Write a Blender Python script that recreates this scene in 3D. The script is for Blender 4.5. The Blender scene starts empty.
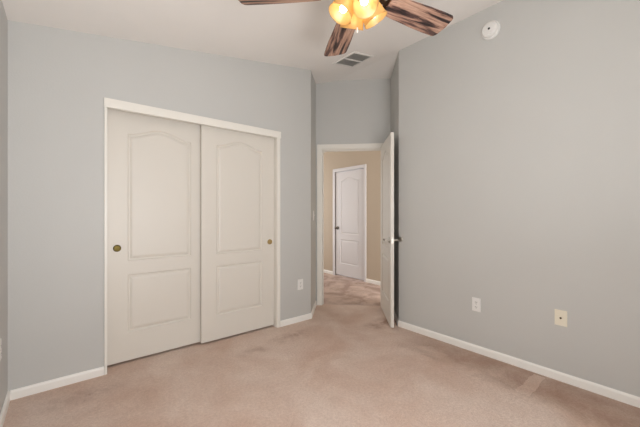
import bpy, bmesh, math
from mathutils import Matrix, Vector
PI = math.pi
R = math.radians
C = bpy.context.scene.collection
sc = bpy.context.scene

# ------------------------------------------------------------------ camera, world, light, exposure
cam = bpy.data.cameras.new('camera'); co = bpy.data.objects.new('camera', cam); C.objects.link(co)
co.location = (0.257, -2.815, 1.2); co.rotation_euler = (R(90), 0, R(-39.46))
cam.sensor_width = 36; cam.lens = 311.1 / 640 * 36; cam.clip_start = 0.02
sc.camera = co
w = bpy.data.worlds.new('world'); sc.world = w; w.use_nodes = True
w.node_tree.nodes['Background'].inputs[0].default_value = (0.75, 0.86, 1, 1)
w.node_tree.nodes['Background'].inputs[1].default_value = 1.0
sc.view_settings.view_transform = 'Standard'; sc.view_settings.look = 'None'
sc.view_settings.gamma = 1; sc.view_settings.use_curve_mapping = False
sc.view_settings.exposure = 0.32

def area(name, loc, rot, sx, sy, power, col):
    l = bpy.data.lights.new(name, 'AREA'); l.shape = 'RECTANGLE'; l.size = sx; l.size_y = sy
    l.energy = power; l.color = col
    o = bpy.data.objects.new(name, l); o.location = loc; o.rotation_euler = rot; C.objects.link(o); return o
area('window_side_fill', (0.8, -3.26, 1.1), (R(85), 0, 0), 1.2, 1.2, 26, (0.96, 0.96, 0.965))  # added fill lamp standing inside the room, before the unseen window
area('ceiling_uplight_fill', (0.8, -3.05, 1.0), (R(168), 0, 0), 1.2, 0.4, 24, (0.97, 0.96, 0.96))  # added uplight inside the room to brighten the ceiling
area('hall_end_fill', (3.45, 2.95, 1.3), (R(-90), 0, 0), 1.2, 1.9, 17, (0.95, 0.98, 1.0))  # added fill lamp for the hall; the end wall has no opening
area('hall_start_fill', (3.75, -1.55, 1.3), (R(90), 0, 0), 1.0, 1.9, 36, (0.95, 0.98, 1.0))  # added hall fill lamp standing before the closed near wall
BULB = 13.0

# ------------------------------------------------------------------ materials
def srgb(r, g, b):
    f = lambda c: (c / 255 / 12.92) if c / 255 <= 0.04045 else ((c / 255 + 0.055) / 1.055) ** 2.4
    return (f(r), f(g), f(b), 1)

class NT:
    def __init__(s, name):
        s.m = bpy.data.materials.new(name); s.m.use_nodes = True; s.t = s.m.node_tree
        s.b = s.t.nodes['Principled BSDF']; s.out = s.t.nodes['Material Output']
    def n(s, k, **kw):
        n = s.t.nodes.new(k)
        for a, v in kw.items():
            if a.startswith('i_'): n.inputs[int(a[2:]) if a[2:].isdigit() else a[2:]].default_value = v
            else: setattr(n, a, v)
        return n
    def l(s, a, b): s.t.links.new(a, b)
    def math(s, op, a, b=None, c=None, clamp=False):
        n = s.n('ShaderNodeMath', operation=op, use_clamp=clamp)
        for i, v in enumerate((a, b, c)):
            if v is None: continue
            if isinstance(v, (int, float)): n.inputs[i].default_value = v
            else: s.l(v, n.inputs[i])
        return n.outputs[0]
    def mix(s, fac, a, b):
        n = s.n('ShaderNodeMix', data_type='RGBA')
        for i, v in ((0, fac), (6, a), (7, b)):
            if isinstance(v, (int, float, tuple)): n.inputs[i].default_value = v
            else: s.l(v, n.inputs[i])
        return n.outputs[2]
    def noise(s, vec, scale, detail=3, rough=0.5, dist=0):
        n = s.n('ShaderNodeTexNoise'); n.inputs['Scale'].default_value = scale
        n.inputs['Detail'].default_value = detail; n.inputs['Roughness'].default_value = rough
        n.inputs['Distortion'].default_value = dist
        s.l(vec, n.inputs['Vector']); return n.outputs['Fac']
    def ramp(s, fac, stops):
        n = s.n('ShaderNodeValToRGB'); e = n.color_ramp.elements
        while len(e) < len(stops): e.new(0.5)
        for x, (p, c) in zip(e, stops): x.position = p; x.color = c
        s.l(fac, n.inputs[0]); return n.outputs[0]
    def bump(s, h, strength, dist):
        n = s.n('ShaderNodeBump'); n.inputs['Strength'].default_value = strength
        n.inputs['Distance'].default_value = dist; s.l(h, n.inputs['Height'])
        s.l(n.outputs[0], s.b.inputs['Normal'])

def painted(name, col, rough=0.6, var=0.04, bump=0.15, bscale=120):
    t = NT(name); tc = t.n('ShaderNodeTexCoord').outputs['Object']
    c2 = tuple(min(1, c * (1 - var)) for c in col[:3]) + (1,)
    t.l(t.mix(t.noise(tc, 2.2, 3), c2, col), t.b.inputs['Base Color'])
    t.b.inputs['Roughness'].default_value = rough
    if bump: t.bump(t.noise(tc, bscale, 2), bump, 0.002)
    return t.m

WALL = painted('blue_grey_wall_paint', srgb(201, 200, 196), 0.55, 0.05, 0.25, 90)
CEIL = painted('off_white_ceiling_paint', srgb(243, 239, 234), 0.8, 0.03, 0.25, 90)
HALLW = painted('tan_hall_paint', srgb(196, 180, 160), 0.7, 0.05, 0.2, 90)
BASEP = painted('white_baseboard_paint', srgb(246, 243, 237), 0.4, 0.02, 0)
TRIM = painted('cream_trim_paint', srgb(238, 234, 225), 0.38, 0.02, 0)
DOORP = painted('cream_door_paint', srgb(224, 218, 208), 0.42, 0.03, 0.1, 60)
HDOOR = painted('white_hall_door_paint', srgb(226, 223, 224), 0.42, 0.03, 0.1, 60)
PLAST = painted('white_plastic', srgb(236, 234, 230), 0.35, 0.02, 0)
IVORY = painted('ivory_plastic', srgb(238, 230, 210), 0.35, 0.02, 0)
GREYP = painted('grey_plastic', srgb(160, 157, 152), 0.4, 0.02, 0)
DARK = painted('dark_slot', srgb(38, 34, 30), 0.6, 0.05, 0)
VENTM = painted('white_vent_metal', srgb(236, 232, 226), 0.45, 0.02, 0)
VENTS = painted('grey_vent_slats', srgb(186, 183, 177), 0.45, 0.04, 0)
def metal(name, col, rough):
    t = NT(name); t.b.inputs['Metallic'].default_value = 1; t.b.inputs['Roughness'].default_value = rough
    tc = t.n('ShaderNodeTexCoord').outputs['Object']
    t.l(t.mix(t.noise(tc, 30, 2), col, tuple(c * 0.8 for c in col[:3]) + (1,)), t.b.inputs['Base Color'])
    return t.m
BRASS = metal('antique_brass', srgb(196, 170, 118), 0.45)
BRASSD = metal('dark_brass', srgb(84, 72, 38), 0.35)
NICKEL = metal('satin_nickel', srgb(200, 194, 184), 0.4)
KNOB = metal('tarnished_nickel', srgb(120, 114, 106), 0.35)
BRONZE = metal('bronze_fan_metal', srgb(96, 76, 60), 0.4)

def carpet():
    t = NT('beige_pink_carpet'); tc = t.n('ShaderNodeTexCoord').outputs['Object']
    sep = t.n('ShaderNodeSeparateXYZ'); t.l(tc, sep.inputs[0]); X, Y = sep.outputs[0], sep.outputs[1]
    big = t.noise(tc, 1.7, 4, 0.6, 0.6); mid = t.noise(tc, 7, 4, 0.65, 0.3); fine = t.noise(tc, 150, 2, 0.6); grain = t.noise(tc, 55, 3, 0.75)
    base = t.ramp(big, [(0.36, srgb(235, 206, 188)), (0.64, srgb(252, 232, 218))])
    base = t.mix(t.math('MULTIPLY_ADD', mid, 1.6, -0.5, True), t.mix(0.17, base, srgb(150, 112, 92)), base)
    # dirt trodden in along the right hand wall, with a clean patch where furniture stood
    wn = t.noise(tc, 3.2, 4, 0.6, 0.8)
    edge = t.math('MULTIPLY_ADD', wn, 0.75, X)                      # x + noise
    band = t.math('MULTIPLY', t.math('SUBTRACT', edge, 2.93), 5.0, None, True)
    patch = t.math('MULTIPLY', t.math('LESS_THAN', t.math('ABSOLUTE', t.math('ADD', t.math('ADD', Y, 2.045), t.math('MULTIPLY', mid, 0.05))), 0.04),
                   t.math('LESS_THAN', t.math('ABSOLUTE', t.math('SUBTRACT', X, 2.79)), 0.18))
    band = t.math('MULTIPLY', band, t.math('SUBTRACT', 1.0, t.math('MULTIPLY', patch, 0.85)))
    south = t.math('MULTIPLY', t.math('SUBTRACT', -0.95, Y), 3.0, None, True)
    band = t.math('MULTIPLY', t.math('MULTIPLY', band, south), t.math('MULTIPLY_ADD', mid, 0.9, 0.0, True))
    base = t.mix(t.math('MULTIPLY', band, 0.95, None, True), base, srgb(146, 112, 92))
    # darker, mottled carpet tone in the hall
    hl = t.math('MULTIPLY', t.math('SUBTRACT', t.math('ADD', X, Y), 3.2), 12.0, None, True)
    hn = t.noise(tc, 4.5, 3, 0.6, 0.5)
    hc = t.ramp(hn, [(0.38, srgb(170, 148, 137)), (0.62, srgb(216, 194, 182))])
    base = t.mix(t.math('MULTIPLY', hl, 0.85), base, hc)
    # faint dirt by the swing of the door and in front of the sliding doors
    for cx, cy, rx, ry, s in ((3.0, -0.62, 0.42, 0.16, 0.8), (2.0, -0.3, 0.32, 0.13, 0.7), (1.55, -0.36, 0.2, 0.1, 0.5), (0.35, -0.25, 0.3, 0.12, 0.5)):
        dx = t.math('POWER', t.math('ABSOLUTE', t.math('DIVIDE', t.math('SUBTRACT', X, cx), rx)), 2.0)
        dy = t.math('POWER', t.math('ABSOLUTE', t.math('DIVIDE', t.math('SUBTRACT', Y, cy), ry)), 2.0)
        d = t.math('SUBTRACT', 1.0, t.math('ADD', dx, dy), None, True)
        mk = t.math('MULTIPLY', t.math('MULTIPLY', d, t.math('MULTIPLY_ADD', mid, 4.0, -1.6, True)), s)
        base = t.mix(mk, base, srgb(168, 132, 114))
    base = t.mix(t.math('MULTIPLY_ADD', fine, 1.8, -0.4, True), t.mix(0.22, base, srgb(120, 90, 76)), base)
    base = t.mix(t.math('MULTIPLY_ADD', grain, 4.0, -1.55, True), t.mix(0.20, base, srgb(150, 112, 92)), base)
    t.l(base, t.b.inputs['Base Color']); t.b.inputs['Roughness'].default_value = 0.95
    t.b.inputs['Specular IOR Level'].default_value = 0.1
    t.bump(t.math('ADD', fine, t.math('MULTIPLY', grain, 1.2)), 0.8, 0.008)
    return t.m
CARPET = carpet()

def wood():
    t = NT('rustic_blade_wood'); tc = t.n('ShaderNodeTexCoord').outputs['Object']
    mp = t.n('ShaderNodeMapping'); mp.inputs['Scale'].default_value = (1.1, 11, 11); t.l(tc, mp.inputs[0])
    mp2 = t.n('ShaderNodeMapping'); mp2.inputs['Scale'].default_value = (6, 60, 60); t.l(tc, mp2.inputs[0])
    a = t.noise(mp.outputs[0], 1.5, 5, 0.62, 0.7); b = t.noise(mp2.outputs[0], 1.0, 3, 0.6, 0.4)
    f = t.math('ADD', t.math('MULTIPLY', a, 0.8), t.math('MULTIPLY', b, 0.2))
    c = t.ramp(f, [(0.40, srgb(34, 24, 24)), (0.45, srgb(92, 66, 60)), (0.475, srgb(152, 116, 98)), (0.56, srgb(196, 160, 138)), (0.60, srgb(120, 96, 92)), (0.65, srgb(52, 40, 42))])
    t.l(c, t.b.inputs['Base Color']); t.b.inputs['Roughness'].default_value = 0.5
    t.bump(f, 0.2, 0.002)
    return t.m
WOOD = wood()

def amber():
    t = NT('amber_glass'); t.t.nodes.remove(t.b)
    tc = t.n('ShaderNodeTexCoord').outputs['Object']
    c = t.mix(t.noise(tc, 18, 3, 0.5, 1.0), srgb(216, 184, 120), srgb(224, 198, 146))
    tr = t.n('ShaderNodeBsdfTranslucent'); df = t.n('ShaderNodeBsdfDiffuse'); gl = t.n('ShaderNodeBsdfGlossy', i_Roughness=0.25)
    t.l(c, tr.inputs[0]); t.l(c, df.inputs[0])
    m = t.n('ShaderNodeMixShader'); m.inputs[0].default_value = 0.45; t.l(tr.outputs[0], m.inputs[1]); t.l(df.outputs[0], m.inputs[2])
    tp = t.n('ShaderNodeBsdfTransparent'); tp.inputs[0].default_value = (1.0, 0.86, 0.6, 1)
    m3 = t.n('ShaderNodeMixShader'); m3.inputs[0].default_value = 0.14; t.l(m.outputs[0], m3.inputs[1]); t.l(tp.outputs[0], m3.inputs[2])
    m2 = t.n('ShaderNodeMixShader'); m2.inputs[0].default_value = 0.06; t.l(m3.outputs[0], m2.inputs[1]); t.l(gl.outputs[0], m2.inputs[2])
    t.l(m2.outputs[0], t.out.inputs[0]); return t.m
AMBER = amber()
def emit(name, col, s):
    t = NT(name); t.b.inputs['Base Color'].default_value = col
    t.b.inputs['Emission Color'].default_value = col; t.b.inputs['Emission Strength'].default_value = s
    return t.m
BULBM = emit('lit_bulb', (1.0, 0.80, 0.58, 1), BULB)

# ------------------------------------------------------------------ mesh helpers
I = Matrix.Identity(4)
def obj(name, bm, mat, parent=None, mw=None, smooth=False, mats=None):
    bmesh.ops.recalc_face_normals(bm, faces=bm.faces)
    me = bpy.data.meshes.new(name); bm.to_mesh(me); bm.free()
    for m in (mats or [mat]): me.materials.append(m)
    if smooth:
        for p in me.polygons: p.use_smooth = True
        try: me.set_sharp_from_angle(angle=R(40))
        except Exception: pass
    o = bpy.data.objects.new(name, me); C.objects.link(o)
    if parent: o.parent = parent
    if mw is not None: o.matrix_local = mw
    return o
def tag(o, label=None, cat=None, group=None, kind=None):
    for k, v in (('label', label), ('category', cat), ('group', group), ('kind', kind)):
        if v: o[k] = v
    return o
def empty(name, mw=I):
    o = bpy.data.objects.new(name, None); C.objects.link(o); o.empty_display_size = 0.05; o.matrix_world = mw; return o
def bx(bm, x0, x1, y0, y1, z0, z1, M=I, bevel=0.0):
    vs = [bm.verts.new(M @ Vector(p)) for p in ((x0,y0,z0),(x1,y0,z0),(x1,y1,z0),(x0,y1,z0),(x0,y0,z1),(x1,y0,z1),(x1,y1,z1),(x0,y1,z1))]
    fs = [bm.faces.new([vs[i] for i in f]) for f in ((0,3,2,1),(4,5,6,7),(0,1,5,4),(1,2,6,5),(2,3,7,6),(3,0,4,7))]
    if bevel:
        es = list({e for f in fs for e in f.edges})
        bmesh.ops.bevel(bm, geom=es, offset=bevel, segments=2, affect='EDGES', profile=0.7)
def prism(bm, pts, z0, z1, M=I):
    """pts: xy outline; z0, z1 numbers or functions of (x, y)"""
    a = z0 if callable(z0) else (lambda x, y: z0); b = z1 if callable(z1) else (lambda x, y: z1)
    lo = [bm.verts.new(M @ Vector((x, y, a(x, y)))) for x, y in pts]; hi = [bm.verts.new(M @ Vector((x, y, b(x, y)))) for x, y in pts]
    bm.faces.new(lo[::-1]); bm.faces.new(hi)
    n = len(pts)
    for i in range(n): bm.faces.new([lo[i], lo[(i+1)%n], hi[(i+1)%n], hi[i]])
def lathe(bm, prof, M=I, seg=32, cap0=True, cap1=True):
    rings = []
    for r, z in prof:
        rings.append([bm.verts.new(M @ Vector((r*math.cos(2*PI*i/seg), r*math.sin(2*PI*i/seg), z))) for i in range(seg)])
    for a, b in zip(rings, rings[1:]):
        for i in range(seg): bm.faces.new([a[i], a[(i+1)%seg], b[(i+1)%seg], b[i]])
    if cap0: bm.faces.new(rings[0][::-1])
    if cap1: bm.faces.new(rings[-1])
def tube(bm, pts, r, seg=10, radii=None):
    pts = [Vector(p) for p in pts]; rings = []
    for i, p in enumerate(pts):
        d = (pts[min(i+1, len(pts)-1)] - pts[max(i-1, 0)]).normalized()
        u = d.orthogonal().normalized() if i == 0 else (rings_u - d * rings_u.dot(d)).normalized()
        rings_u = u; v = d.cross(u); rr = radii[i] if radii else r
        rings.append([bm.verts.new(p + rr*(u*math.cos(2*PI*k/seg) + v*math.sin(2*PI*k/seg))) for k in range(seg)])
    for a, b in zip(rings, rings[1:]):
        for i in range(seg): bm.faces.new([a[i], a[(i+1)%seg], b[(i+1)%seg], b[i]])
    bm.faces.new(rings[0][::-1]); bm.faces.new(rings[-1])
B = bmesh.new
def frame(origin, xdir, ydir):
    x = Vector(xdir).normalized(); y = Vector(ydir).normalized(); z = x.cross(y)
    M = Matrix((x, y, z)).transposed().to_4x4(); M.translation = Vector(origin); return M

# ------------------------------------------------------------------ room shell
XR = 3.011; XL = -0.022; Z0 = 2.444; SL = 0.162; ZR = Z0 + SL*XR
ceilz = lambda x, y=0: Z0 + SL*min(x, XR)
YB = -3.3; T = 0.115
def struct(name, bm, mat, label, cat, M=None, parent=None):
    return tag(obj(name, bm, mat, parent, M), label, cat, kind='structure')

b = B(); bx(b, -0.2, 4.6, YB-0.1, 3.1, -0.1, 0)
struct('floor', b, CARPET, 'beige pink carpet covering the room and the hall floor', 'floor')

b = B()
prism(b, [(-0.15, YB-0.1), (XR, YB-0.1), (XR, 0.8), (-0.15, 0.8)], lambda x, y: Z0+SL*x, lambda x, y: Z0+SL*x+0.1)
prism(b, [(XR, YB-0.1), (3.75, YB-0.1), (3.75, 0.8), (XR, 0.8)], ZR, ZR+0.1)
bmesh.ops.remove_doubles(b, verts=b.verts, dist=1e-4)
struct('ceiling', b, CEIL, 'off-white sloping ceiling rising towards the plain grey wall', 'ceiling')

top = lambda x, y: ceilz(x) + 0.03
b = B(); prism(b, [(XL-T, YB), (XL, YB), (XL, 0.8), (XL-T, 0.8)], 0, top)
struct('wall_left', b, WALL, 'narrow sliver of blue grey wall beside the corner', 'wall')
OX0, OX1, OZ = 0.506, 1.985, 2.03
b = B()
for a0, a1, zz in ((XL, OX0, 0), (OX0, OX1, OZ), (OX1, 2.437, 0)):
    prism(b, [(a0, 0), (a1, 0), (a1, T), (a0, T)], zz, top)
prism(b, [(2.437, 0), (2.437+1e-3, T), (2.40, T)], 0, top)
bmesh.ops.remove_doubles(b, verts=b.verts, dist=1e-4)
struct('wall_front', b, WALL, 'blue grey wall around the sliding closet doors', 'wall')
# closet behind the sliding doors
b = B(); prism(b, [(0, 0.7), (2.437, 0.7), (2.437, 0.8), (0, 0.8)], 0, top)
struct('wall_closet_back', b, WALL, 'plain wall at the back of the closet', 'wall')
b = B(); prism(b, [(2.34, T), (2.437, T), (2.437, 0.7), (2.34, 0.7)], 0, top)
struct('wall_closet_side', b, WALL, 'plain side wall inside the closet', 'wall')

# 45 degree alcove with the doorway: local frame t along the door wall, n into the hall
S2 = math.sqrt(0.5)
AL = frame((2.809, 0.372, 0), (S2, -S2, 0), (S2, S2, 0))      # x = along wall, y = into hall
LW = 0.9645; D0, D1, DH = 0.086, 0.8735, 2.045
def alprism(bm, t0, t1, n0, n1, z0, z1):
    P = [AL @ Vector((t, n, 0)) for t, n in ((t0, n0), (t1, n0), (t1, n1), (t0, n1))]
    prism(bm, [(p.x, p.y) for p in P], z0, z1)
b = B()
tk = (XR - 2.809) / S2                                           # where the ceiling ridge crosses
alprism(b, -0.1, D0, 0, T, 0, top); alprism(b, D1, LW+0.1, 0, T, 0, top)
alprism(b, D0, tk, 0, T, DH, top); alprism(b, tk, D1, 0, T, DH, top)
bmesh.ops.remove_doubles(b, verts=b.verts, dist=1e-4)
struct('wall_doorway', b, WALL, 'blue grey wall above the open doorway', 'wall')
b = B(); prism(b, [(2.437, 0), (2.809, 0.372), (2.809-T*S2, 0.372+T*S2), (2.437-T*S2, T*S2)], 0, top)
struct('wall_return_closet_side', b, WALL, 'narrow angled wall with the light switch', 'wall')
b = B(); prism(b, [(3.011, -0.79), (3.491, -0.31), (3.491+T*S2, -0.31-T*S2), (3.011+T, -0.79-T*0.414+T*0.414)], 0, top)
struct('wall_return_door_side', b, WALL, 'narrow angled wall behind the open door', 'wall')
b = B(); prism(b, [(XR, YB), (XR+T, YB), (XR+T, -0.79), (XR, -0.79)], 0, lambda x, y: ZR+0.03)
struct('wall_right', b, WALL, 'large plain blue grey wall with outlets', 'wall')
# wall behind the camera; its unseen window is added to carry fill light
WX0, WX1, WZ0, WZ1 = 0.15, 1.45, 0.4, 2.1
b = B()
prism(b, [(XL, YB-T), (WX0, YB-T), (WX0, YB), (XL, YB)], 0, top); prism(b, [(WX1, YB-T), (XR, YB-T), (XR, YB), (WX1, YB)], 0, top)
bx(b, WX0, WX1, YB-T, YB, 0, WZ0); prism(b, [(WX0, YB-T), (WX1, YB-T), (WX1, YB), (WX0, YB)], WZ1, top)
struct('wall_back', b, WALL, 'blue grey wall with the added window, behind the viewer', 'wall')
wf = B()
for a in ((WX0, WX1, WZ0, WZ0+0.04), (WX0, WX1, WZ1-0.04, WZ1), (WX0, WX0+0.04, WZ0, WZ1), (WX1-0.04, WX1, WZ0, WZ1), (0.78, 0.82, WZ0, WZ1)):
    bx(wf, a[0], a[1], YB-0.09, YB-0.05, a[2], a[3])
win = struct('added_window_1', wf, TRIM, 'white framed sliding window added unseen behind the viewer for fill light', 'window')

# hall shell
HX = 4.344
HD0, HD1, HDH = 0.931-0.004, 1.682+0.004, 2.01
b = B()
bx(b, HX, HX+T, -1.6, HD0, 0, 2.5); bx(b, HX, HX+T, HD1, 3.0, 0, 2.5); bx(b, HX, HX+T, HD0, HD1, HDH, 2.5)
struct('wall_hall_far', b, HALLW, 'tan hall wall around the closed white door', 'wall')
b = B(); bx(b, 2.68, HX+T, 3.0, 3.1, 0, 2.5); struct('wall_hall_end', b, HALLW, 'tan wall at the far end of the hall', 'wall')
b = B(); bx(b, 2.58, 2.68, 0.52, 3.1, 0, 2.5); struct('wall_hall_closet_side', b, HALLW, 'tan hall wall on the closet side', 'wall')
b = B(); bx(b, XR+T, HX+T, -1.7, -1.6, 0, 2.5); struct('wall_hall_near', b, HALLW, 'tan wall closing the near end of the hall', 'wall')
b = B()
q0 = AL @ Vector((-0.3, T, 0)); q1 = AL @ Vector((LW+0.12, T, 0))
prism(b, [(XR+T, -1.7), (HX+T, -1.7), (HX+T, 3.1), (2.58, 3.1), (q0.x, q0.y), (q1.x, q1.y), (XR+T, -0.85)], 2.44, 2.5)
struct('ceiling_hall', b, CEIL, 'flat white hall ceiling beyond the doorway', 'ceiling')
# tan face of the door wall on the hall side is covered by thin drywall skin
b = B()
for t0, t1, z0, z1 in ((-0.1, D0, 0, 2.44), (D1, LW+0.1, 0, 2.44), (D0, D1, DH, 2.44)):
    bx(b, t0, t1, T, T+0.012, z0, z1, AL)
struct('wall_doorway_hall_side', b, HALLW, 'tan hall side of the doorway wall', 'wall')

# ------------------------------------------------------------------ baseboards
BH, BT = 0.062, 0.013
def base(name, p, q, inward, label, ext0=0, ext1=0):
    p = Vector((p[0], p[1], 0)); q = Vector((q[0], q[1], 0)); d = (q-p).normalized(); n = Vector((inward[0], inward[1], 0)).normalized()
    M = Matrix((d, n, Vector((0, 0, 1)))).transposed().to_4x4(); M.translation = p; L = (q-p).length
    b = B()
    prof = [(0, 0), (BT, 0), (BT, BH-0.014), (BT-0.003, BH-0.006), (0.005, BH), (0, BH)]
    A = [b.verts.new(M @ Vector((-ext0, y, z))) for y, z in prof]; Z = [b.verts.new(M @ Vector((L+ext1, y, z))) for y, z in prof]
    b.faces.new(A); b.faces.new(Z[::-1])
    for i in range(6): b.faces.new([A[i], Z[i], Z[(i+1) % 6], A[(i+1) % 6]])
    return struct(name, b, BASEP, label, 'baseboard')
base('baseboard_left', (XL, YB), (XL, 0), (1, 0), 'white baseboard along the sliver of wall by the corner')
base('baseboard_closet_corner', (XL+BT, 0), (0.487, 0), (0, -1), 'white baseboard between the room corner and the closet')
base('baseboard_closet_outlet', (2.025, 0), (2.437, 0), (0, -1), 'white baseboard under the outlet next to the closet', 0, 0.004)
base('baseboard_switch', (2.437, 0), (2.809+0.0, 0.372+0.0), (S2, -S2), 'short white baseboard under the light switch', 0.003, -0.013)
base('baseboard_right', (XR, YB), (XR, -0.79), (-1, 0), 'long white baseboard under the plain grey wall', 0, 0.005)
base('baseboard_door_side', (3.011, -0.79), (3.491, -0.31), (-S2, S2), 'short white baseboard behind the open door', 0.005, -0.013)
base('baseboard_back', (BT, YB), (XR-BT, YB), (0, 1), 'white baseboard under the added window')
base('baseboard_hall_latch_side', (HX, HD1+0.055), (HX, 3.0), (-1, 0), 'white hall baseboard on the knob side of the hall door')
base('baseboard_hall_hinge_side', (HX, -1.6), (HX, HD0-0.055), (-1, 0), 'white hall baseboard on the hinge side of the hall door')

# ------------------------------------------------------------------ panelled doors
def panel_outline(x0, x1, z0, z1, rise):
    p = [(x0, z0), (x1, z0)]
    if rise:
        n = 28
        for i in range(n+1):
            u = 1 - i/n; s = min(1, max(0, (u-0.06)/0.88)); p.append((x0+(x1-x0)*u, z1 + rise*(0.5-0.5*math.cos(2*PI*s))**0.8))
    else: p += [(x1, z1), (x0, z1)]
    return p
def inset(poly, d):
    n = len(poly); out = []
    for i in range(n):
        a = Vector(poly[i-1]); p = Vector(poly[i]); c = Vector(poly[(i+1) % n])
        e1 = (p-a).normalized(); e2 = (c-p).normalized(); n1 = Vector((-e1.y, e1.x)); n2 = Vector((-e2.y, e2.x))
        m = (n1+n2).normalized(); k = d/max(0.3, m.dot(n1)); out.append(tuple(p+m*k))
    return out
PROF = [(0.0, 0.0), (0.003, 0.006), (0.009, 0.0105), (0.019, 0.0105), (0.027, 0.0035), (0.040, 0.0005)]
def door_bm(w, h, t, both=False):
    """x 0..w, z 0..h, face at y=0 looking to -y, back at y=t"""
    bm = B(); k = w/0.77; q = h/2.0
    mx = 0.14*k
    panels = [panel_outline(mx, w-mx, 0.80*q, 1.825*q, 0.06*q), panel_outline(mx, w-mx, 0.225*q, 0.69*q, 0)]
    def face(yf, sgn):
        edges = []
        outer = [bm.verts.new((x, yf, z)) for x, z in ((0, 0), (w, 0), (w, h), (0, h))]
        edges += [bm.edges.new((outer[i], outer[(i+1) % 4])) for i in range(4)]
        for pn in panels:
            prev = None
            for j, (d, dep) in enumerate(PROF):
                r = [bm.verts.new((x, yf+sgn*dep, z)) for x, z in (inset(pn, d) if d else pn)]
                n = len(r)
                if prev is None: edges += [bm.edges.new((r[i], r[(i+1) % n])) for i in range(n)]
                else:
                    for i in range(n): bm.faces.new([prev[i], prev[(i+1) % n], r[(i+1) % n], r[i]])
                prev = r
            bm.faces.new(prev)
        bmesh.ops.triangle_fill(bm, edges=edges, use_beauty=True, use_dissolve=False)
        return outer
    a = face(0, 1)
    c = face(t, -1) if both else [bm.verts.new((x, t, z)) for x, z in ((0, 0), (w, 0), (w, h), (0, h))]
    if not both: bm.faces.new(c[::-1])
    for i in range(4): bm.faces.new([a[i], a[(i+1) % 4], c[(i+1) % 4], c[i]])
    return bm

# closet: sliding doors, pulls, fascia, side trims
CP = frame((0.512, 0.10, 0.018), (1, 0, 0), (0, 1, 0))
d_l = struct('door_1', door_bm(0.775, 2.0, 0.033), DOORP, 'cream sliding closet door nearest the room corner, set behind the other', 'door', CP)
CP2 = frame((1.222, 0.052, 0.018), (1, 0, 0), (0, 1, 0))
d_r = struct('door_2', door_bm(0.758, 2.0, 0.033), DOORP, 'cream sliding closet door nearest the doorway, in front of the other', 'door', CP2)
def pull(parent, x, z, mats):
    b = B(); M = frame((x, 0, z), (1, 0, 0), (0, 0, 1))
    lathe(b, [(0.0, 0.000), (0.016, -0.0005), (0.020, 0.001), (0.0225, 0.004), (0.0265, 0.004), (0.0275, 0.002), (0.0275, -0.002)], frame((x, 0, z), (1, 0, 0), (0, 0, 1)), 32, False, False)
    o = obj('finger_pull', b, mats[0], parent, smooth=True); return o
def pull2(parent, x, z, ring, cup):
    o = B(); M = frame((x, 0, z), (1, 0, 0), (0, 0, 1))    # local z = world -y (towards the room)
    lathe(o, [(0.019, 0.0005), (0.021, 0.005), (0.025, 0.0055), (0.0275, 0.0035), (0.0275, 0.0002)], M, 36, False, False)
    p = obj('finger_pull', o, ring, parent, smooth=True)
    c = B(); lathe(c, [(0.0192, 0.001), (0.006, 0.0012), (0.0005, 0.0016)], M, 36, True, True)
    obj('pull_cup', c, cup, p, smooth=True)
pull2(d_l, 0.577-0.512+0.004, 0.907, BRASSD, BRASSD)
pull2(d_r, 1.931-1.222, 0.884, BRASS, BRASS)

b = B(); bx(b, 0.487, 2.027, -0.018, 0.0, 1.995, 2.062, I, 0.002)
bx(b, OX0, OX1, 0.0, 0.02, 1.995, OZ)
struct('trim_1', b, TRIM, 'cream fascia board across the top of the closet opening', 'trim')
b = B(); bx(b, 0.489, 0.506, -0.014, 0.0, 0, 1.995, I, 0.002); bx(b, 0.4995, 0.5075, -0.001, T, 0, OZ)
struct('trim_2', b, TRIM, 'thin cream trim on the corner side of the closet opening', 'trim')
b = B(); bx(b, 1.985, 2.022, -0.012, 0.0, 0, 1.995, I, 0.002); bx(b, 1.9835, 1.99, -0.001, T, 0, OZ)
struct('trim_3', b, TRIM, 'thin cream trim on the doorway side of the closet opening', 'trim')
b = B(); bx(b, OX0, OX1, 0.045, 0.14, 2.022, 2.03); struct('trim_4', b, NICKEL, 'metal sliding track hidden over the closet doors', 'trim')

# entry doorway casing on the 45 degree wall
CW = 0.056
b = B()
bx(b, D0-0.012-CW, D0-0.006, -0.016, 0, 0, DH+CW, AL, 0.003); bx(b, D1+0.006, D1+0.012+CW, -0.016, 0, 0, DH+CW, AL, 0.003)
bx(b, D0-0.012-CW+0.003, D1+0.012+CW-0.003, -0.0165, 0, DH, DH+CW, AL, 0.003)
struct('trim_5', b, TRIM, 'cream casing around the open doorway', 'trim')
b = B()                                                          # jamb lining with stop
bx(b, D0-0.008, D0, -0.004, T+0.014, 0, DH, AL); bx(b, D1, D1+0.008, -0.004, T+0.014, 0, DH, AL); bx(b, D0, D1, -0.004, T+0.014, DH-0.012, DH, AL)
bx(b, D0, D0+0.011, 0.04, 0.075, 0, DH-0.012, AL); bx(b, D1-0.011, D1, 0.04, 0.075, 0, DH-0.012, AL); bx(b, D0, D1, 0.04, 0.075, DH-0.023, DH-0.012, AL)
jamb = struct('trim_6', b, TRIM, 'cream jamb lining inside the open doorway', 'trim')
b = B(); bx(b, D0-0.001, D0+0.002, 0.004, 0.034, 0.89, 0.95, AL); obj('strike_plate', b, NICKEL, jamb)

# open entry door: hinged on the jamb near the plain wall, swung into the room
LD = Vector((-0.678, -0.7355, 0)).normalized()                    # from hinge to free edge
ND = Vector((-0.7355, 0.678, 0)).normalized()                     # visible face looks this way
H0 = AL @ Vector((D1-0.002, -0.012, 0))
WD, TH = 0.758, 0.035
OD = H0 + ND*TH; 
DM = frame((OD.x, OD.y, 0.014), LD, -ND)                          # x hinge->free edge, y = from visible face to wall side
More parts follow.
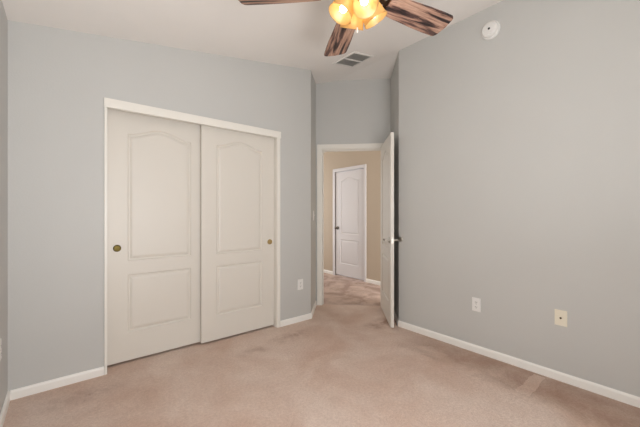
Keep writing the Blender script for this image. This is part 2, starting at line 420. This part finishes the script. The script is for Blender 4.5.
# z of this frame must be up: x cross y
if DM.to_3x3().col[2].z < 0:
    far = OD + LD*WD; DM = frame((far.x, far.y, 0.014), -LD, -ND); flip = True
else: flip = False
ed = struct('door_3', door_bm(WD, 2.03, TH, True), DOORP, 'cream panelled entry door standing open against the plain grey wall', 'door', DM)
fx = (lambda d: WD-d) if flip else (lambda d: d)                  # d measured from hinge
sg = -1 if flip else 1
def lever(parent, side):
    yb = 0 if side < 0 else TH; xk = fx(WD-0.062); zk = 0.905
    b = B(); lathe(b, [(0.033, 0.0), (0.033, 0.006), (0.027, 0.010), (0.012, 0.012), (0.010, 0.052)], frame((xk, yb, zk), (1, 0, 0), (0, 0, 1 if side < 0 else -1)), 28)
    o = obj('door_lever', b, NICKEL, parent, smooth=True)
    g = B(); y1 = yb + side*0.055
    tube(g, [(xk, yb+side*0.046, zk), (xk-sg*0.004, y1, zk), (xk-sg*0.03, y1+side*0.003, zk+0.002), (xk-sg*0.07, y1, zk), (xk-sg*0.105, y1-side*0.004, zk-0.004)], 0.009, 12, [0.010, 0.0105, 0.0095, 0.0085, 0.007])
    obj('lever_grip', g, KNOB, o, smooth=True)
lever(ed, -1); lever(ed, 1)
b = B(); xe = fx(WD); bx(b, min(xe, xe+sg*0.0015), max(xe, xe+sg*0.0015), 0.006, 0.029, 0.875, 0.935)
bx(b, min(xe, xe+sg*0.010), max(xe, xe+sg*0.010), 0.011, 0.024, 0.895, 0.915)
obj('latch', b, NICKEL, ed)
for z in (0.2, 1.0, 1.8):
    b = B(); M = Matrix.Translation((fx(-0.004), TH+0.004, z)); lathe(b, [(0.006, -0.045), (0.006, 0.045)], M, 12)
    obj('hinge', b, NICKEL, ed, smooth=True)

# hall door (closed) with casing
HM = frame((HX+0.012, HD1-0.003, 0.022), (0, -1, 0), (1, 0, 0))
hd = struct('door_4', door_bm(HD1-HD0-0.006, 1.975, 0.035), HDOOR, 'white panelled door, closed, in the tan hall', 'door', HM)
b = B(); kx = 0.06; M = frame((kx, 0, 0.90), (1, 0, 0), (0, 0, 1))
lathe(b, [(0.032, 0), (0.032, 0.005), (0.014, 0.010), (0.011, 0.028), (0.02, 0.036), (0.027, 0.048), (0.027, 0.056), (0.018, 0.064), (0.002, 0.066)], M, 28)
obj('door_knob', b, KNOB, hd, smooth=True)
for z in (0.2, 1.0, 1.79):
    b = B(); lathe(b, [(0.007, -0.045), (0.007, 0.045)], Matrix.Translation((HD1-HD0-0.004, -0.007, z)), 12); obj('hinge', b, NICKEL, hd, smooth=True)
b = B(); c = 0.055
bx(b, HX-0.015, HX, HD0-c, HD0-0.004, 0, HDH+c, I, 0.003); bx(b, HX-0.015, HX, HD1+0.004, HD1+c, 0, HDH+c, I, 0.003); bx(b, HX-0.0155, HX, HD0-c+0.003, HD1+c-0.003, HDH-0.002, HDH+c, I, 0.003)
bx(b, HX+0.001, HX+T, HD0-0.006, HD0, 0, HDH); bx(b, HX+0.001, HX+T, HD1, HD1+0.006, 0, HDH); bx(b, HX+0.001, HX+T, HD0, HD1, HDH-0.006, HDH+0.004)
struct('trim_7', b, HDOOR, 'white casing around the closed hall door', 'trim')

# ------------------------------------------------------------------ ceiling fan
FX, FY = 1.460, -1.672; FC = ceilz(FX)
ZB = 2.366
fan = tag(empty('ceiling_fan', Matrix.Translation((FX, FY, FC))), 'ceiling fan with rustic wooden blades and four lit amber glass shades', 'ceiling fan')
zf = lambda z: z - FC
tilt = Matrix.Rotation(-math.atan(SL), 4, 'Y')
b = B(); lathe(b, [(0.07, -0.001), (0.072, -0.02), (0.06, -0.045), (0.03, -0.062), (0.015, -0.066)], tilt, 36); obj('canopy', b, BRONZE, fan, smooth=True)
b = B(); lathe(b, [(0.0125, zf(2.56)), (0.0125, -0.04)], I, 16); obj('downrod', b, BRONZE, fan, smooth=True)
b = B(); lathe(b, [(0.02, zf(2.585)), (0.06, zf(2.575)), (0.115, zf(2.555)), (0.13, zf(2.53)), (0.13, zf(2.475)), (0.115, zf(2.45)), (0.08, zf(2.44)), (0.08, zf(2.415))], I, 48); obj('motor_housing', b, BRONZE, fan, smooth=True)
RB = 0.655
def blade_bm():
    bm = B(); r0, r1 = 0.19, RB; pts = []
    hw = lambda r: 0.064 + 0.020*min(1, (r-r0)/0.3)
    n = 10; cr = 0.035
    pts.append((r0+0.01, -hw(r0)*0.9)); pts.append((r0+0.03, -hw(r0)))
    for i in range(1, 6): r = r0+(r1-cr-r0)*i/5.0; pts.append((r, -hw(r)))
    for i in range(1, 7):
        a = -PI/2 + PI/2*i/7; pts.append((r1-cr+cr*math.cos(a)*0.8, -hw(r1)+cr+cr*math.sin(a)))
    full = pts + [(r1-0.001, 0.0)] + [(x, -y) for x, y in pts[::-1]]
    lo = [bm.verts.new((x, y, -0.0035)) for x, y in full]; hi = [bm.verts.new((x, y, 0.0035)) for x, y in full]
    bm.faces.new(lo[::-1]); bm.faces.new(hi); m = len(full)
    for i in range(m): bm.faces.new([lo[i], lo[(i+1) % m], hi[(i+1) % m], hi[i]])
    return bm
AZ0 = 27.5-39.46
bl0 = ir0 = None
for k in range(5):
    M = Matrix.Translation((0, 0, zf(ZB))) @ Matrix.Rotation(R(AZ0+72*k+(0, -1, 5.5, 0, 0)[k]), 4, 'Z') @ Matrix.Rotation(R(-12), 4, 'X')
    if bl0 is None:
        bl0 = obj('blade', blade_bm(), WOOD, fan); o = bl0
        g = B(); bx(g, 0.07, 0.20, -0.014, 0.014, 0.004, 0.010, I, 0.002); bx(g, 0.18, 0.27, -0.035, 0.035, 0.0036, 0.0075, I, 0.0015)
        ir0 = obj('blade_bracket', g, BRONZE, fan); i2 = ir0
    else:
        o = bl0.copy(); C.objects.link(o); o.parent = fan; i2 = ir0.copy(); C.objects.link(i2); i2.parent = fan
    o.matrix_local = M; i2.matrix_local = M
KC = 2.328
b = B(); lathe(b, [(0.05, zf(2.415)), (0.055, zf(2.38)), (0.055, zf(2.345)), (0.04, zf(2.322)), (0.012, zf(2.313)), (0.009, zf(2.303)), (0.002, zf(2.299))], I, 36)
kit = obj('light_kit', b, BRONZE, fan, smooth=True)
SA = -25
TILT = 31
for k in range(4):
    az = R(SA + 90*k); d = Vector((math.cos(az), math.sin(az), 0))
    ax = (d*math.sin(R(TILT)) + Vector((0, 0, -math.cos(R(TILT))))).normalized()
    neck = Vector((0, 0, zf(KC))) + d*0.048
    side = Vector((-d.y, d.x, 0))
    M = frame(neck, side, ax.cross(side)); 
    g = B(); tube(g, [Vector((0, 0, zf(KC)+0.02))+d*0.03, neck + Vector((0, 0, 0.012)), neck+ax*0.006], 0.009, 10)
    lathe(g, [(0.02, -0.006), (0.027, 0.0), (0.027, 0.014), (0.02, 0.016)], M, 24)
    obj('lamp_arm', g, BRONZE, fan, smooth=True)
    s = B(); prof = [(0.022, 0.006), (0.034, 0.010), (0.047, 0.022), (0.055, 0.040), (0.059, 0.060), (0.061, 0.080), (0.064, 0.096), (0.067, 0.106)]
    lathe(s, prof + [(r-0.003, z) for r, z in prof[::-1]], M, 40, False, False)
    sh = obj('lamp_shade', s, AMBER, fan, smooth=True)
    e = B(); lathe(e, [(0.011, 0.014), (0.012, 0.036), (0.016, 0.048), (0.0195, 0.06), (0.0195, 0.070), (0.015, 0.081), (0.007, 0.087), (0.001, 0.089)], M, 24)
    obj('bulb', e, BULBM, sh, smooth=True)
for (dx, dy, zb, rb, mt) in ((0.028, 0.034, 2.190, 0.0055, PLAST), (-0.03, 0.03, 2.215, 0.005, BRASS)):
    g = B(); tube(g, [(dx*0.9, dy*0.9, zf(2.33)), (dx, dy, zf(2.30)), (dx, dy, zf(zb+0.02))], 0.0011, 6); pc = obj('pull_chain', g, BRASS, fan, smooth=True)
    g = B(); lathe(g, [(0.002, 0.022), (rb*0.8, 0.019), (rb, 0.0), (rb*0.9, -0.006), (0.001, -0.009)], Matrix.Translation((dx, dy, zf(zb))), 14); obj('chain_fob', g, mt, pc, smooth=True)

# ------------------------------------------------------------------ ceiling vent
VX, VY = 2.698, -0.419
VM = Matrix.Translation((VX, VY, ceilz(VX))) @ tilt
vent = tag(empty('air_vent', VM), 'white framed ceiling air vent with two grey louvre banks', 'air vent')
b = B(); hx, hy = 0.132, 0.143
for a in ((-hx-0.02, hx+0.02, -hy-0.02, -hy), (-hx-0.02, hx+0.02, hy, hy+0.02), (-hx-0.02, -hx, -hy, hy), (hx, hx+0.02, -hy, hy), (-hx, hx, -0.009, 0.009)):
    bx(b, a[0], a[1], a[2], a[3], -0.008, 0.0, I)
obj('vent_frame', b, VENTM, vent)
for s in (-1, 1):
    b = B(); y0, y1 = (0.009, hy) if s > 0 else (-hy, -0.009); n = 9
    for i in range(n):
        y = y0 + (y1-y0)*(i+0.5)/n
        bx(b, -hx, hx, -0.0066, 0.0066, -0.0005, 0.0005, Matrix.Translation((0, y, -0.0042)) @ Matrix.Rotation(R(22), 4, 'X'))
    obj('louvre_bank', b, VENTS, vent)
b = B(); bx(b, -hx, hx, -hy, hy, -0.0009, -0.0001); obj('vent_backing', b, VENTS, vent)

# ------------------------------------------------------------------ smoke detector on the wall
M = frame((XR, -1.717, 2.729), (0, 1, 0), (0, 0, 1))
if (M.to_3x3().col[2]).x > 0: M = frame((XR, -1.717, 2.729), (0, -1, 0), (0, 0, 1))
sd = tag(empty('smoke_detector', M), 'round white smoke detector high on the plain grey wall', 'smoke detector')
b = B(); lathe(b, [(0.074, 0.0), (0.074, 0.008), (0.071, 0.012), (0.066, 0.012)], I, 48); obj('mounting_plate', b, PLAST, sd, smooth=True)
b = B(); lathe(b, [(0.064, 0.012), (0.064, 0.026), (0.060, 0.034), (0.050, 0.037), (0.048, 0.034), (0.044, 0.034), (0.042, 0.039), (0.020, 0.041), (0.001, 0.0415)], I, 48); obj('cover', b, PLAST, sd, smooth=True)
b = B(); lathe(b, [(0.009, 0.041), (0.009, 0.044), (0.001, 0.0445)], I, 20); obj('test_button', b, DARK, sd, smooth=True)

# ------------------------------------------------------------------ wall plates. local x = across, y = up, z = out of the wall
def plate_bm(w, h, t=0.006):
    b = B(); pts = [(-w/2, -h/2), (w/2, -h/2), (w/2, h/2), (-w/2, h/2)]
    q = [(x*0.95, y*0.97) for x, y in pts]
    A = [b.verts.new((x, y, 0)) for x, y in pts]; Bm = [b.verts.new((x, y, t*0.5)) for x, y in pts]; D = [b.verts.new((x, y, t)) for x, y in q]
    for u, v in ((A, Bm), (Bm, D)):
        for i in range(4): b.faces.new([u[i], u[(i+1) % 4], v[(i+1) % 4], v[i]])
    b.faces.new(D); b.faces.new(A[::-1]); return b
def outlet(M, label):
    o = tag(empty('wall_outlet', M), label, 'outlet', 'white outlets low on the walls')
    obj('cover_plate', plate_bm(0.072, 0.116), PLAST, o)
    for s in (-1, 1):
        b = B(); bx(b, -0.0165, 0.0165, s*0.0205-0.0135, s*0.0205+0.0135, 0.006, 0.0078, I, 0.0012)
        k = obj('socket', b, GREYP if False else PLAST, o)
        b = B(); yc = s*0.0205
        bx(b, -0.0085, -0.0055, yc-0.003, yc+0.007, 0.0078, 0.0081); bx(b, 0.0055, 0.0085, yc-0.002, yc+0.006, 0.0078, 0.0081)
        bx(b, -0.0025, 0.0025, yc-0.010, yc-0.005, 0.0078, 0.0081); obj('socket_slots', b, DARK, k)
    b = B(); lathe(b, [(0.003, 0.006), (0.003, 0.0072)], I, 10); obj('screw', b, NICKEL, o)
    return o
outlet(frame((2.29, 0, 0.411), (1, 0, 0), (0, 0, 1)), 'white outlet low on the wall between closet and light switch')
outlet(frame((XR, -1.598, 0.413), (0, -1, 0), (0, 0, 1)), 'white outlet low on the plain grey wall under the smoke detector')
outlet(frame((XL, -0.335, 0.435), (0, 1, 0), (0, 0, 1)), 'white outlet cut off by the photo edge, on the dark sliver of wall')
cp = tag(empty('cable_plate', frame((XR, -2.190, 0.451), (0, -1, 0), (0, 0, 1))), 'ivory cable jack plate with one centre socket on the plain wall', 'wall plate')
obj('cover_plate', plate_bm(0.074, 0.112), IVORY, cp)
b = B(); lathe(b, [(0.0075, 0.006), (0.0075, 0.009), (0.0048, 0.009), (0.0048, 0.014), (0.002, 0.014)], I, 6); obj('coaxial_jack', b, BRASSD, cp)
for s in (-1, 1):
    b = B(); lathe(b, [(0.003, 0.006), (0.003, 0.0072)], Matrix.Translation((0, s*0.042, 0)), 10); obj('screw', b, IVORY, cp)
# switch on the narrow angled wall
s_ = 0.25
sw = tag(empty('light_switch', frame((2.437+s_*S2, s_*S2, 1.175), (S2, S2, 0), (0, 0, 1))), 'white light switch on the narrow angled wall by the doorway', 'light switch')
obj('cover_plate', plate_bm(0.074, 0.118), PLAST, sw)
b = B(); bx(b, -0.005, 0.005, -0.011, 0.011, 0.006, 0.008); bx(b, -0.0035, 0.0035, 0.0, 0.008, 0.008, 0.018); obj('toggle', b, PLAST, sw)
# wall bumper behind the door lever
M = frame((XR, -0.812, 0.928), (0, -1, 0), (0, 0, 1))
wb = tag(empty('wall_bumper', M), 'small round door stop bumper on the wall behind the lever', 'door stop')
b = B(); lathe(b, [(0.026, 0), (0.026, 0.004), (0.022, 0.008), (0.020, 0.008)], I, 28); obj('bumper_ring', b, NICKEL, wb, smooth=True)
b = B(); lathe(b, [(0.0195, 0.004), (0.017, 0.008), (0.001, 0.006)], I, 28); obj('bumper_pad', b, PLAST, wb, smooth=True)
